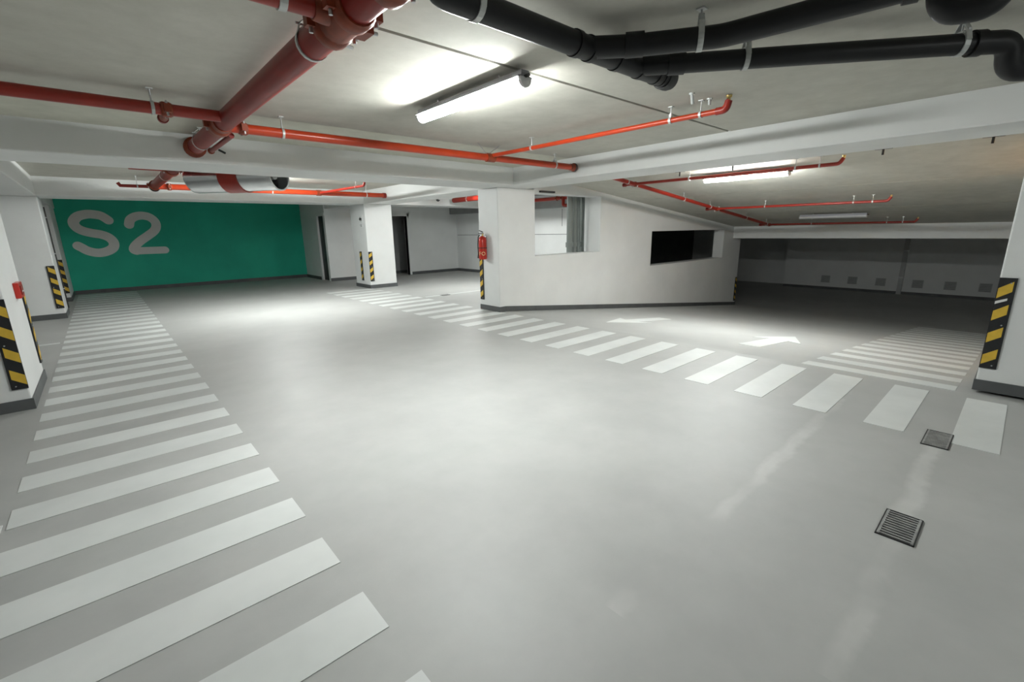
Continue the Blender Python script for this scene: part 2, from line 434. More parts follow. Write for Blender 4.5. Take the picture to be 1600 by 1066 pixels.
def arrow(label, x0, cy, L, sgn, hl=0.78, sw=0.135, hw=0.34):
    # x0 tail, pointing sgn along x
    pts = [(0,-sw),(L-hl,-sw),(L-hl-.12,-hw),(L,0),(L-hl-.12,hw),(L-hl,sw),(0,sw)]
    P = [(x0+sgn*p, cy+q*sgn) for p, q in pts]
    t = thing('painted_arrow', (x0, cy, zramp(x0)), label, 'arrow')
    MB().prism([(x, y, zramp(x)-.004) for x, y in P], (0,0,.008)).build('arrow_paint', 'road_paint', t)
arrow('white painted arrow pointing down the ramp', 6.42, 2.35, 1.95, 1)
arrow('white painted arrow pointing up the ramp towards the crossing', 8.35, 4.70, 1.98, -1)

# ------------------------------------------------------------------ S2 lettering on the green wall
def stroke(pts, width, y, n=8):
    """stroke with round caps around a smooth centre line on the plane y"""
    P = pts; C = []
    for i in range(len(P)-1):
        p0, p1, p2, p3 = P[max(i-1,0)], P[i], P[i+1], P[min(i+2,len(P)-1)]
        for k in range(n):
            t = k/n
            C.append(tuple(0.5*((2*p1[q]) + (-p0[q]+p2[q])*t + (2*p0[q]-5*p1[q]+4*p2[q]-p3[q])*t*t + (-p0[q]+3*p1[q]-3*p2[q]+p3[q])*t**3) for q in (0,1)))
    C.append(P[-1]); r = width/2
    mb = MB(); L = []; R = []
    for i, c in enumerate(C):
        a = C[max(i-1,0)]; b = C[min(i+1,len(C)-1)]
        tx, tz = b[0]-a[0], b[1]-a[1]; l = math.hypot(tx,tz) or 1
        nx, nz = -tz/l*r, tx/l*r
        L.append((c[0]+nx, y, c[1]+nz)); R.append((c[0]-nx, y, c[1]-nz))
    m = len(C); vs = L+R
    fs = [(i, i+1, m+i+1, m+i) for i in range(m-1)]
    mb.add(vs, fs)
    for c, (dx, dz) in ((C[0], (C[0][0]-C[1][0], C[0][1]-C[1][1])), (C[-1], (C[-1][0]-C[-2][0], C[-1][1]-C[-2][1]))):
        a0 = math.atan2(dz, dx)
        arc = [(c[0]+r*math.cos(a0+t), y, c[1]+r*math.sin(a0+t)) for t in (math.pi*(k/12-.5) for k in range(13))]
        mb.add(arc, [tuple(range(13))])
    return mb
S_pts = [(0.33,1.96),(0.2,2.075),(0.04,2.115),(-0.1,2.115),(-0.27,2.06),(-0.37,1.95),(-0.38,1.84),(-0.32,1.74),(-0.21,1.67),(-0.06,1.62),(0.11,1.58),(0.26,1.50),(0.34,1.37),(0.32,1.24),(0.22,1.15),(0.06,1.095),(-0.09,1.10),(-0.24,1.16),(-0.33,1.235),(-0.40,1.29)]
Two_pts = [(0.755,1.84),(0.80,1.97),(0.91,2.055),(1.07,2.09),(1.24,2.05),(1.35,1.93),(1.36,1.79),(1.29,1.66),(1.13,1.53),(0.94,1.39),(0.80,1.26)]
tag(stroke(S_pts, 0.225, 17.0955).build('painted_letter', 'sign_white'), 'large white letter S painted on the green wall', 'letter', 'S2 lettering')
t = thing('painted_digit', (1.07,17.0955,1.0), 'large white digit 2 painted on the green wall', 'digit', 'S2 lettering')
stroke(Two_pts+[(0.745,1.15),(0.80,1.11)], 0.22, 17.0955).build('curved_stroke', 'sign_white', t)
stroke([(0.80,1.11),(1.1,1.11),(1.46,1.11)], 0.20, 17.0950).build('foot_stroke', 'sign_white', t)

# ------------------------------------------------------------------ corner guards
def guard(label, o, u, n, w, rise, z0=0.2, h=0.8):
    """o: lower left corner as seen from the front, u: unit vector to the right, n: outwards"""
    o, u, n, zv = Vector((o[0],o[1],z0)), Vector(u), Vector(n), Vector((0,0,1))
    t = thing('corner_guard', o, label, 'guard', 'black and yellow corner guards')
    th = 0.015
    MB().prism([o-n*.001, o+u*w-n*.001, o+u*w+zv*h-n*.001, o+zv*h-n*.001], n*th).build('rubber_backing', 'rubber_black', t)
    sl = 0.062
    for k in range(4):
        c = 0.035 + k*0.2
        a, b = 0.006*w/.11, w*0.84
        za, zb = (c, c+sl) if rise else (c+sl, c)
        if not rise: a, b = w*.16, w*.985
        q = [o+u*a+zv*za, o+u*b+zv*zb, o+u*b+zv*(zb+.088), o+u*a+zv*(za+.088)]
        MB().prism([p+n*(th-.003) for p in q], n*.006).build('yellow_band', 'rubber_yellow', t)
    for hz in (0.03, 0.4, 0.77):
        p = o+u*(w*.7 if rise else w*.3)+zv*(hz)+n*th
        MB().tube([p-n*.002, p+n*.004], 0.006, 8).build('screw', 'steel', t)
    return t
X, Yv = Vector((1,0,0)), Vector((0,1,0))
guard('black and yellow guard on the front of the nearest left column', (-0.785,5.79), X, -Yv, 0.105, False)
guard('black and yellow guard on the far side edge of the nearest left column', (-0.68,6.985), -Yv, X, 0.11, False)
guard('black and yellow guard on the second left column', (-0.79,12.16), X, -Yv, 0.11, False)
guard('black and yellow guard on the pier by the green wall', (-0.81,15.34), X, -Yv, 0.11, False)
guard('black and yellow guard on the front of the slim column with signs', (5.435,11.95), X, -Yv, 0.11, True)
guard('black and yellow guard on the left face of the slim column', (5.43,12.47), -Yv, -X, 0.12, True)
guard('black and yellow guard below the fire extinguisher', (5.45,7.035), -Yv, -X, 0.105, True)
g_ = guard('black and yellow guard on the right column by the ramp', (5.82,0.13), -Yv, -X, 0.11, True, 0.215, 0.815)
MB().prism([(5.803,0.125,0.80),(5.803,0.055,0.835),(5.803,0.055,0.855),(5.803,0.125,0.825)], (-0.006,0,0)).build('torn_sticker', 'sign_white', g_)
guard('black and yellow guard on the end of the ramp parapet wall', (15.99,6.47), -X, -Yv, 0.11, True, zramp(16)+.15, 0.8)

# ------------------------------------------------------------------ light fittings
RIM = {k: k+'_rim' for k in ('tube_glow', 'tube_glow_far', 'tube_glow_near', 'tube_glow_ramp', 'tube_glow_room')}
for k in RIM:      # frosted side walls of the diffuser shine less than its underside
    glow(RIM[k], (0.965, 1.0, 0.975), MATS[k].node_tree.nodes['Principled BSDF'].inputs['Emission Strength'].default_value*0.6)
def batten(label, p0, p1, lit='tube_glow', gap=0.045):
    """p0, p1: ends of the diffuser's axis; hung close under the slab"""
    p0, p1 = Vector(p0), Vector(p1); d = (p1-p0).normalized(); L = (p1-p0).length
    side = d.cross(Vector((0,0,1))).normalized(); upv = side.cross(d).normalized()
    t = thing('batten_light', (p0+p1)/2, label, 'light')
    # diffuser: rounded trough, open upward, closed by the housing
    prof = [(-.046,.006)] + [(.046*math.cos(a), -.004+.046*math.sin(a)) for a in (math.pi+math.pi*k/10 for k in range(11))] + [(.046,.006)]
    def sweep(prof, a, b):
        m = MB(); n = len(prof)
        A = [p0+d*a+side*u+upv*v for u, v in prof]; B = [p0+d*b+side*u+upv*v for u, v in prof]
        m.add(A+B, [(i, (i+1) % n, (i+1) % n+n, i+n) for i in range(n)] + [tuple(range(n)), tuple(range(2*n-1, n-1, -1))])
        return m
    df = sweep(prof, 0.0, L).build('diffuser', lit, t)
    if lit in RIM:
        df.data.materials.append(MATS[RIM[lit]])
        for pl in df.data.polygons:
            n = pl.normal
            if len(pl.vertices) == 4 and n.dot(upv) > -0.52: pl.material_index = 1
    hp = [(-.060,.004),(-.060,.012),(-.036,.016),(-.032,.048),(.032,.048),(.036,.016),(.060,.012),(.060,.004)]
    sweep(hp, -.012, L+.012).build('housing', 'lamp_housing', t)
    cp = [(u*1.06, v*1.06) for u, v in prof]
    sweep(cp, -.018, 0.004).build('end_cap', 'diffuser_off', t)
    sweep(cp, L-.004, L+.018).build('end_cap', 'diffuser_off', t)
    for a in (0.2*L, 0.8*L):
        c = p0+d*a+upv*.045
        MB().tube([c, c+Vector((0,0,gap))], 0.006, 8).build('mount', 'steel', t)
    c = p0+d*(L+.03)+upv*.012
    MB().tube([c-d*.02, c+d*.02], 0.011, 8).build('cable_gland', 'dark_metal', t)
    return t
batten('lit strip light on the ceiling above the middle of the aisle', (2.235,3.62,2.452), (2.235,2.36,2.452))
zz_ = zrceil(7.8)-.08
batten('lit strip light on the sloping ramp ceiling', (7.80,3.83,zz_), (7.80,2.56,zz_), 'tube_glow_ramp')
zz_ = zrceil(12.9)-.08
batten('unlit strip light low on the ramp ceiling', (12.9,3.85,zz_), (12.9,2.55,zz_), 'diffuser_off')
batten('lit strip light hidden behind the cross beam near the green wall', (2.6,10.3,ZC2-.08), (2.6,9.05,ZC2-.08), 'tube_glow_far')
batten('lit strip light in the bright side room behind the parapet', (7.6,10.4,ZC2-.08), (7.6,9.15,ZC2-.08), 'tube_glow_room')
batten('lit strip light behind the viewpoint', (2.235,-2.4,2.452), (2.235,-3.66,2.452), 'tube_glow_near')

def bulb(label, p):
    t = thing('bulkhead_lamp', p, label, 'lamp')
    p = Vector(p)
    MB().tube([p, p+Vector((0,.03,0))], [0.075,0.07], 16).build('base', 'dark_metal', t)
    MB().tube([p+Vector((0,.03,0)), p+Vector((0,.06,0)), p+Vector((0,.085,0)), p+Vector((0,.10,0))], [0.06,0.06,0.045,0.015], 16).build('globe', 'bulb_warm', t)
    MB().box(p.x-.14,p.x+.14,p.y,p.y+.22,p.z-.09,p.z-.08).box(p.x-.15,p.x-.14,p.y,p.y+.22,p.z-.09,p.z+.02).box(p.x+.14,p.x+.15,p.y,p.y+.22,p.z-.09,p.z+.02).build('light_shield', 'dark_metal', t)
# shade below: unseen, added to keep warm light off the floor
bulb('warm round lamp on the ramp wall behind the right column', (8.6,-1.05,2.10))

# ------------------------------------------------------------------ pipes
def hanger(parent, c, r, axis, ztop, clevis=True, mat='galvanised', w=0.02, rod=0.005):
    """band round the pipe at c plus a rod up to the slab"""
    c = Vector(c)
    h = MB().ring(c, axis, r+.006, r-.002, w, 18).build('hanger_band', mat, parent)
    z1 = c.z + r + 0.03
    if clevis:
        s = Vector(axis).normalized().cross(Vector((0,0,1))); a = Vector(axis).normalized()
        m = MB(); za = min(r+.05, ztop-c.z-.01); up_ = Vector((0,0,1))
        for q in (-1,1):
            p0, p1, p2 = c+s*q*(r+.004)+up_*r*.1, c+s*q*(r*.72)+up_*(r+.012), c+s*q*.006+up_*za
            for u, v in ((p0,p1),(p1,p2)):
                n = a.cross((v-u).normalized()); m.prism([u-a*w*.5, u+a*w*.5, v+a*w*.5, v-a*w*.5], n*.005)
        m.build('hanger_yoke', mat, h)
        MB().tube([c+s*r*.95+up_*(r+.006), c-s*r*.95+up_*(r+.006)], 0.006, 8).build('cross_bolt', 'steel', h)
    MB().tube([(c.x,c.y,c.z+r-.004), (c.x,c.y,ztop+.004)], rod, 8).build('hanger_rod', 'steel', h)
    MB().box(c.x-.02,c.x+.02,c.y-.02,c.y+.02,ztop-.006,ztop+.002).build('ceiling_anchor', 'galvanised', h)
def bolts(parent, pts):
    for p, a in pts:
        p = Vector(p); a = Vector(a)
        MB().tube([p-a*.5, p+a*.5], 0.009, 6).build('bolt', 'steel', parent)
def coupling(parent, c, axis, r, w=0.07, mat='red_fitting'):
    """two-part grooved coupling with bolt lugs"""
    c, a = Vector(c), Vector(axis).normalized()
    cp = MB().tube([c-a*w*.5, c-a*w*.38, c-a*w*.3, c+a*w*.3, c+a*w*.38, c+a*w*.5], [r*1.12, r*1.2, r*1.27, r*1.27, r*1.2, r*1.12], 18).build('coupling', mat, parent)
    s = a.cross(Vector((0,0,1))).normalized()
    for q in (-1,1):
        m = c+s*q*r*1.38
        MB().box(m.x-.022,m.x+.022,m.y-.022,m.y+.022,m.z-.028,m.z+.028).build('coupling_lug', mat, cp)
        bolts(cp, [(m, Vector((0,0,.1)))])

# thick red main along the aisle
t = thing('fire_main_pipe', (0.95,2.5,2.40), 'thick red fire main pipe running back to the cross beam', 'pipe')
RB = 0.071
MB().tube([(0.97,-3.0,2.40),(0.95,2.0,2.40),(0.93,6.035,2.40)], RB, 24).build('pipe', 'main_red', t)
coupling(t, (0.955,1.72,2.40), (0,1,0), RB, 0.08)
coupling(t, (0.95,2.02,2.40), (0,1,0), RB, 0.09)
coupling(t, (0.948,2.24,2.40), (0,1,0), RB, 0.08)
MB().tube([(0.948,2.0,2.40),(0.948,2.24,2.40)], RB*1.14, 20).build('tee_body', 'red_fitting', t)
MB().tube([(0.95,2.12,2.40),(0.86,2.12,2.40),(0.82,2.12,2.40)], [0.052,0.05,0.044], 18).build('branch_outlet', 'red_fitting', t)
MB().box(1.00,1.06,2.07,2.17,2.345,2.43).build('drain_boss', 'red_fitting', t)
bolts(t, [((1.065,2.10,2.36),(.05,0,0)), ((1.04,2.17,2.36),(0,.06,0)), ((1.03,2.28,2.35),(.05,.02,0))])
hanger(t, (0.946,2.50,2.40), RB, (0,1,0), ZC)
hanger(t, (0.933,5.62,2.40), RB, (0,1,0), ZC)
coupling(t, (0.935,4.70,2.40), (0,1,0), RB, 0.10)
MB().tube([(0.935,4.55,2.40),(0.935,4.85,2.40)], RB*1.1, 20).build('mechanical_tee', 'red_fitting', t)
MB().tube([(0.93,5.93,2.40),(0.93,5.955,2.40),(0.93,5.96,2.40),(0.93,6.03,2.40)], [RB*1.05,RB*1.12,RB*1.4,RB*1.4], 20).build('wall_collar', 'red_fitting', t)
p = [(1.02,4.75,2.335),(1.02,5.70,2.335)]
t2 = thing('drain_pipe', (1.02,5.2,2.335), 'thin dark red pipe under the end of the thick red main', 'pipe')
MB().tube(p, 0.022, 12).build('pipe', 'dark_red', t2)
MB().tube([(1.02,5.68,2.335),(1.02,5.72,2.335)], 0.03, 12).build('end_cap', 'red_fitting', t2)
MB().tube([(1.02,5.35,2.30),(1.07,5.33,2.27)], 0.010, 8).build('valve_lever', 'dark_metal', t2)
MB().tube([(1.02,4.80,2.335),(0.985,4.80,2.36)], 0.02, 10).build('saddle', 'red_fitting', t2)
# short branch from the near tee to the left
t = thing('branch_pipe', (-0.5,2.12,2.40), 'red branch pipe leaving the big coupling at the top of the picture', 'pipe')
MB().tube([(0.84,2.12,2.40),(-2.5,2.12,2.40)], 0.037, 18).build('pipe', 'red_pipe', t)
hanger(t, (0.70,2.12,2.40), 0.037, (1,0,0), ZC, False, w=0.03)
# left and right laterals
t = thing('lateral_pipe', (-1.0,4.37,2.40), 'red sprinkler pipe left of the thick main, along the cross beam', 'pipe')
MB().tube([(-4.5,4.37,2.40),(0.90,4.37,2.40)], 0.041, 18).build('pipe', 'red_pipe', t)
coupling(t, (0.54,4.37,2.40), (1,0,0), 0.041, 0.07)
MB().tube([(0.54,4.38,2.392),(0.54,4.60,2.385)], 0.03, 14).build('capped_stub', 'red_fitting', t)
MB().tube([(0.54,4.60,2.385),(0.54,4.64,2.385)], 0.036, 14).build('stub_cap', 'dark_red', t)
hanger(t, (0.46,4.37,2.40), 0.041, (1,0,0), ZC, False)
hanger(t, (-1.6,4.37,2.40), 0.041, (1,0,0), ZC, False)
t = thing('lateral_pipe', (3.2,4.66,2.385), 'orange red sprinkler pipe right of the thick main, ending at the ramp beam', 'pipe')
MB().tube([(0.97,4.69,2.39),(5.36,4.64,2.38)], 0.041, 18).build('pipe', 'orange_pipe', t)
MB().tube([(5.30,4.641,2.38),(5.36,4.64,2.38),(5.361,4.64,2.38),(5.41,4.64,2.38)], [0.046,0.048,0.056,0.056], 18).build('end_cap', 'red_fitting', t)
MB().ring((5.385,4.64,2.38), (1,0,0), 0.060, 0.03, 0.03, 18).build('cap_ring', 'dark_metal', t)
coupling(t, (1.10,4.688,2.39), (1,0,0), 0.041, 0.07)
hanger(t, (1.42,4.685,2.389), 0.041, (1,0,0), ZC, False)
hanger(t, (4.98,4.644,2.381), 0.041, (1,0,0), ZC)
m = MB().tube([(3.78,4.656,2.41),(3.60,4.62,2.532)], 0.004, 6).tube([(3.78,4.656,2.41),(3.95,4.62,2.532)], 0.004, 6)
m.build('sway_wires', 'steel', t)
MB().tube([(3.76,4.656,2.382),(3.88,4.655,2.382)], 0.052, 16).build('branch_saddle', 'red_fitting', t)
t = thing('sprinkler_branch', (3.9,3.2,2.42), 'thin red sprinkler branch with upturned brass head over the aisle', 'pipe')
MB().tube(smooth_path([(3.82,4.80,2.405),(3.90,4.0,2.415),(3.97,1.84,2.42),(3.97,1.80,2.49)], 0.035), 0.0225, 14).build('pipe', 'orange_pipe', t)
MB().tube([(3.82,4.76,2.405),(3.82,4.86,2.405)], 0.03, 14).build('end_plug', 'dark_red', t)
MB().tube(smooth_path([(3.969,1.90,2.42),(3.97,1.82,2.42),(3.97,1.805,2.485)], 0.04), 0.029, 14).build('elbow', 'red_pipe', t)
MB().tube([(3.97,1.805,2.48),(3.97,1.805,2.505),(3.97,1.805,2.506),(3.97,1.805,2.522)], [0.014,0.012,0.022,0.024], 12).build('sprinkler_head', 'brass', t)
hanger(t, (3.955,2.30,2.419), 0.0225, (0,1,0), ZC, False, w=0.022)
MB().box(3.942,3.968,2.29,2.31,2.435,2.475).build('hanger_tag', 'sign_white', t)
hanger(t, (3.964,2.03,2.42), 0.0225, (0,1,0), ZC, False)
hanger(t, (3.90,4.0,2.415), 0.0225, (0,1,0), ZC, False)
for lab, x, y, d in (('galvanised pipe stub anchor on the ceiling, larger of the two by the brass head', 3.70,1.98,0.085), ('small galvanised anchor on the ceiling nearest the brass head', 3.96,1.96,0.05)):
    t = thing('ceiling_stub', (x,y,ZC), lab, 'anchor')
    MB().tube([(x,y,ZC+.004),(x,y,ZC-.012)], 0.022, 10).build('washer', 'galvanised', t)
    MB().tube([(x,y,ZC),(x+d*.5,y+.01,ZC-d*.8)], 0.013, 10).build('stud', 'galvanised', t)

# black drainage pipes
t = thing('drainage_pipe', (1.5,1.70,2.40), 'black plastic drain pipe crossing the top of the picture, with two side branches', 'pipe')
RP = 0.056
MB().tube(smooth_path([(1.125,1.683,2.56),(1.125,1.683,2.40),(2.80,1.665,2.395)], 0.07), RP, 22).build('main_run', 'black_pvc', t)
for x in (1.94, 2.05, 2.27, 2.49, 2.66, 2.72):
    y = 1.72-(x+2.5)*0.0104
    MB().tube([(x-.016,y,2.398),(x+.016,y,2.398)], RP+.006, 22).build('socket_ring', 'black_pvc', t)
MB().tube([(2.74,1.668,2.396),(2.80,1.665,2.395),(2.825,1.664,2.395)], [RP+.012,RP+.012,RP+.004], 22).build('end_plug', 'dark_metal', t)
MB().tube(smooth_path([(2.03,1.682,2.40),(2.19,1.52,2.40),(2.43,1.17,2.40),(2.52,0.64,2.402),(2.55,0.47,2.405)], 0.05), RP*.92, 22).build('branch_run', 'black_pvc', t)
MB().tube(smooth_path([(2.46,1.676,2.398),(2.60,1.52,2.40),(3.02,1.01,2.40),(3.60,0.345,2.405)], 0.05), RP*.90, 22).build('branch_run', 'black_pvc', t)
for c, a in (((2.19,1.50,2.40),(.55,-.70,0)), ((2.61,1.505,2.40),(.6,-.7,0))):
    c, a = Vector(c), Vector(a).normalized()
    MB().tube([c-a*.045, c+a*.045], RP*1.03, 22).build('socket_ring', 'black_pvc', t)
hanger(t, (1.32,1.68,2.401), RP, (1,0,0), ZC, True, w=0.028)
hanger(t, (2.375,1.25,2.40), RP*.94, (.565,-.825,0), ZC, True, w=0.026)
hanger(t, (2.84,1.22,2.40), RP*.92, (.63,-.77,0), ZC, True, w=0.026)
hanger(t, (3.535,0.42,2.405), RP*.92, (.66,-.75,0), ZC, True, w=0.026)
# the two water traps
def trap(label, P, ra):
    t = thing('drain_trap', P[0], label, 'pipe trap')
    MB().tube(smooth_path(P, ra, 8), RP*.98, 22).build('bend', 'black_pvc', t)
    for c, n in ((P[0], Vector(P[1])-Vector(P[0])), (P[-1], Vector((0,0,1)))):
        c = Vector(c); n = n.normalized()
        MB().tube([c-n*.02, c+n*.03], RP*1.1, 22).build('socket_ring', 'black_pvc', t)
trap('black plastic U trap at the upper right end of the lower drain branch', [(3.58,0.368,2.405),(3.69,0.242,2.405),(3.735,0.235,2.280),(3.86,0.125,2.280),(3.87,0.12,2.51)], 0.062)
trap('black plastic U trap cut by the top edge of the picture', [(2.548,0.48,2.405),(2.575,0.385,2.405),(2.58,0.37,2.295),(2.645,0.235,2.295),(2.65,0.22,2.51)], 0.062)

# sprinkler pipes under the ramp ceiling
o_ = 0.12
def rc(x, y, o=o_): return (x, y, zrceil(x)-o)
t = thing('ramp_lateral_pipe', rc(10,4.94), 'red sprinkler pipe running down along the ramp ceiling', 'pipe')
MB().tube([rc(6.15,4.94), rc(14.1,4.94)], 0.036, 16).build('pipe', 'red_pipe', t)
for x in (7.42,10.75,14.02): coupling(t, rc(x,4.94), (1,0,-.112), 0.036, 0.07)
for x in (7.18,9.2,10.4,12.4,13.8): hanger(t, rc(x,4.94), 0.036, (1,0,-.112), zrceil(x), False)
for x, lab in ((7.40,'red sprinkler branch beside the lit ramp strip light'), (10.72,'red sprinkler branch across the middle of the ramp ceiling'), (13.98,'dark red sprinkler branch at the low end of the ramp ceiling')):
    t = thing('ramp_branch_pipe', rc(x,3.4), lab, 'pipe')
    z = zrceil(x)
    MB().tube(smooth_path([(x,5.15,z-o_),(x,1.84,z-o_),(x,1.80,z-o_+.07)], 0.035), 0.024, 14).build('pipe', 'red_pipe', t)
    MB().tube([(x,5.12,z-o_),(x,5.18,z-o_)], 0.034, 12).build('end_plug', 'dark_red', t)
    MB().tube([(x,1.80,z-o_+.06),(x,1.80,z-.02)], [0.013,0.02], 10).build('sprinkler_head', 'brass', t)
    for y in (2.35,2.06,3.9): hanger(t, (x,y,z-o_), 0.024, (0,1,0), z, False)
for k, y in enumerate((4.02,3.17,1.38,0.45)):
    x = 7.30
    lab = ('T shaped steel bracket on the ramp ceiling left of the lit strip light', 'T shaped steel bracket directly above the lit ramp strip light', 'T shaped steel bracket past the end of the ramp sprinkler branch', 'T shaped steel bracket nearest the right column on the ramp ceiling')[k]
    z = zrceil(x)
    t = thing('ceiling_bracket', (x,y,z), lab, 'bracket')
    MB().box(x-.025,x+.025,y-.085,y+.085,z-.025,z+.01).build('plate', 'dark_metal', t)
    MB().tube([(x,y,z-.01),(x,y,z-.09)], 0.012, 8).build('stud', 'dark_metal', t)

# pipes and fan of the far bay
t = thing('fire_main_pipe', (0.97,9.7,2.40), 'thick red pipe section glimpsed under the cross beam near the green wall', 'pipe')
MB().tube([(0.97,6.87,2.42),(0.97,11.05,2.42)], RB, 20).build('pipe', 'main_red', t)
coupling(t, (0.97,8.35,2.42), (0,1,0), RB, 0.1); coupling(t, (0.97,10.95,2.42), (0,1,0), RB, 0.1)
MB().ring((0.97,11.06,2.40), (0,1,0), 0.085, 0.05, 0.05, 18).build('end_ring', 'dark_metal', t)
hanger(t, (0.97,9.2,2.42), RB, (0,1,0), ZC2)
t = thing('branch_pipe', (0.7,8.35,2.42), 'short red branch on the far bay main, nearer one', 'pipe')
MB().tube([(0.95,8.35,2.42),(0.50,8.35,2.42),(0.47,8.35,2.46)], 0.026, 12).build('pipe', 'red_pipe', t)
t = thing('branch_pipe', (0.7,11.1,2.41), 'short red branch on the far bay main, farther one over the green wall', 'pipe')
MB().tube([(0.95,11.05,2.40),(0.48,11.05,2.40),(0.45,11.05,2.45)], 0.030, 12).build('pipe', 'dark_red', t)
hanger(t, (0.72,11.05,2.40), 0.03, (1,0,0), ZC2, False)
t = thing('lateral_pipe', (3.4,10.8,2.40), 'long orange red pipe along the beam in front of the green wall', 'pipe')
MB().tube([(1.0,10.75,2.385),(5.40,10.70,2.38)], 0.052, 16).build('pipe', 'orange_pipe', t)
coupling(t, (1.16,10.748,2.385), (1,0,0), 0.05, 0.07)
MB().tube([(5.37,10.70,2.38),(5.44,10.70,2.38)], 0.062, 16).build('end_cap', 'dark_red', t)
hanger(t, (4.95,10.705,2.38), 0.052, (1,0,0), ZC2, False); hanger(t, (2.9,10.73,2.38), 0.052, (1,0,0), ZC2, False)
MB().tube([(3.80,10.718,2.38),(3.90,10.717,2.38)], 0.062, 14).build('branch_saddle', 'red_fitting', t)
t = thing('sprinkler_branch', (3.95,9.8,2.41), 'thin red sprinkler branch crossing the far bay', 'pipe')
MB().tube(smooth_path([(3.80,11.0,2.375),(3.87,10.7,2.38),(4.08,8.9,2.40),(4.085,8.86,2.46)], 0.03), 0.024, 12).build('pipe', 'red_pipe', t)
hanger(t, (4.05,9.2,2.397), 0.024, (0,1,0), ZC2, False)
# jet fan
A, B = Vector((2.06,7.22,2.315)), Vector((1.24,8.28,2.315)); ax = (A-B).normalized(); RF = 0.21
t = thing('jet_fan', (A+B)/2, 'silver round jet fan with red middle band behind the cross beam', 'fan')
L = (A-B).length
def fan_tube(a, b, r): return MB().tube([B+ax*a*L, B+ax*b*L], r, 32, False)
fan_tube(0.0, 0.40, RF).build('silencer', 'bright_steel', t)
fan_tube(0.62, 1.0, RF).build('silencer', 'bright_steel', t)
MB().tube([B+ax*.40*L, B+ax*.62*L], RF+.012, 32).build('motor_band', 'red_pipe', t)
MB().tube([B, B-ax*.03, B-ax*.06, B-ax*.075], [RF,RF*.97,RF*.82,RF*.5], 32).build('inlet_bell', 'bright_steel', t)
MB().ring(A, ax, RF+.008, RF-.014, 0.03, 32).build('rim', 'bright_steel', t)
MB().tube([A-ax*.30, A-ax*.29], RF*.98, 32).build('inner_baffle', 'dark_metal', t)
MB().tube([A-ax*.28, A-ax*.06], [0.07,0.06], 20).build('hub', 'galvanised', t)
sd = ax.cross(Vector((0,0,1)))
MB().prism([A-ax*.05+sd*RF*.97+Vector((0,0,.008)), A-ax*.05-sd*RF*.97+Vector((0,0,.008)), A-ax*.05-sd*RF*.97-Vector((0,0,.008)), A-ax*.05+sd*RF*.97-Vector((0,0,.008))], -ax*.18).build('splitter', 'galvanised', t)
for a in (0.2, 0.8):
    c = B+ax*a*L
    MB().box(c.x-.02,c.x+.02,c.y-.02,c.y+.02,c.z+RF-.01,ZC2+.004).build('mount', 'galvanised', t)
for a in (0.12,0.30,0.72,0.9):
    MB().prism([B+ax*(a-.02)*L-sd*(RF-.002)+Vector((0,0,.0)), B+ax*(a+.02)*L-sd*(RF-.002), B+ax*(a+.02)*L-sd*(RF-.002)+Vector((0,0,.02)), B+ax*(a-.02)*L-sd*(RF-.002)+Vector((0,0,.02))], -sd*.008).build('clip', 'dark_metal', t)

# ------------------------------------------------------------------ things on the columns and walls
# fire extinguisher
ex, ey = 5.365, 6.83
t = thing('fire_extinguisher', (ex,ey,0.98), 'red fire extinguisher hung on the middle column', 'extinguisher')
MB().tube([(ex,ey,0.98),(ex,ey,0.99),(ex,ey,1.0),(ex,ey,1.33),(ex,ey,1.37),(ex,ey,1.395),(ex,ey,1.405)], [0.062,0.072,0.075,0.075,0.066,0.045,0.026], 24).build('cylinder', 'extinguisher_red', t)
MB().tube([(ex,ey,1.40),(ex,ey,1.45)], 0.02, 14).build('valve', 'brass', t)
MB().box(ex-.02,ex+.02,ey-.015,ey+.10,1.445,1.46).build('handle', 'dark_metal', t)
MB().prism([(ex-.012,ey-.01,1.47),(ex-.012,ey+.09,1.505),(ex-.012,ey+.09,1.515),(ex-.012,ey-.01,1.485)], (.024,0,0)).build('lever', 'dark_metal', t)
MB().tube([(ex-.02,ey,1.425),(ex-.045,ey,1.425)], 0.017, 12).build('gauge', 'sign_white', t)
MB().tube(smooth_path([(ex,ey+.02,1.42),(ex-.03,ey+.085,1.42),(ex-.035,ey+.10,1.25),(ex-.04,ey+.085,1.06)], 0.04), 0.010, 10).build('hose', 'dark_metal', t)
MB().tube([(ex-.04,ey+.085,1.08),(ex-.045,ey+.085,1.0)], [0.012,0.02], 10).build('nozzle', 'dark_metal', t)
MB().ring((ex,ey,1.19), (0,0,1), 0.079, 0.073, 0.014, 24).build('strap', 'dark_metal', t)
MB().tube([(ex-.03,ey+.12,1.19),(ex-.03,ey+.06,1.19)], 0.005, 6).build('strap_clip', 'dark_metal', t)
MB().box(ex+.068,5.452,ey-.03,ey+.03,1.05,1.42).build('wall_bracket', 'steel', t)
def text(body, size, loc, rot, mat, parent, name):
    cu = bpy.data.curves.new(name, 'FONT'); cu.body = body; cu.size = size; cu.align_x = 'CENTER'; cu.align_y = 'CENTER'; cu.extrude = 0.001
    cu.materials.append(MATS[mat])
    tmp = bpy.data.objects.new('tmp', cu); me = bpy.data.meshes.new_from_object(tmp); bpy.data.objects.remove(tmp)
    o = bpy.data.objects.new(name, me); COL.objects.link(o)
    o.parent = parent; o.location = Vector(loc)-parent_world(parent); o.rotation_euler = rot
    return o
# label wraps the front: letters on short plates facing the aisle
lab_dir = Vector((-0.72,-0.69,0)).normalized()
lc = Vector((ex,ey,1.085)) + lab_dir*0.0755
text('FO', 0.095, lc+lab_dir*.002, (math.pi/2, 0, math.atan2(lab_dir.y, lab_dir.x)+math.pi/2), 'label_cream', t, 'label_print')

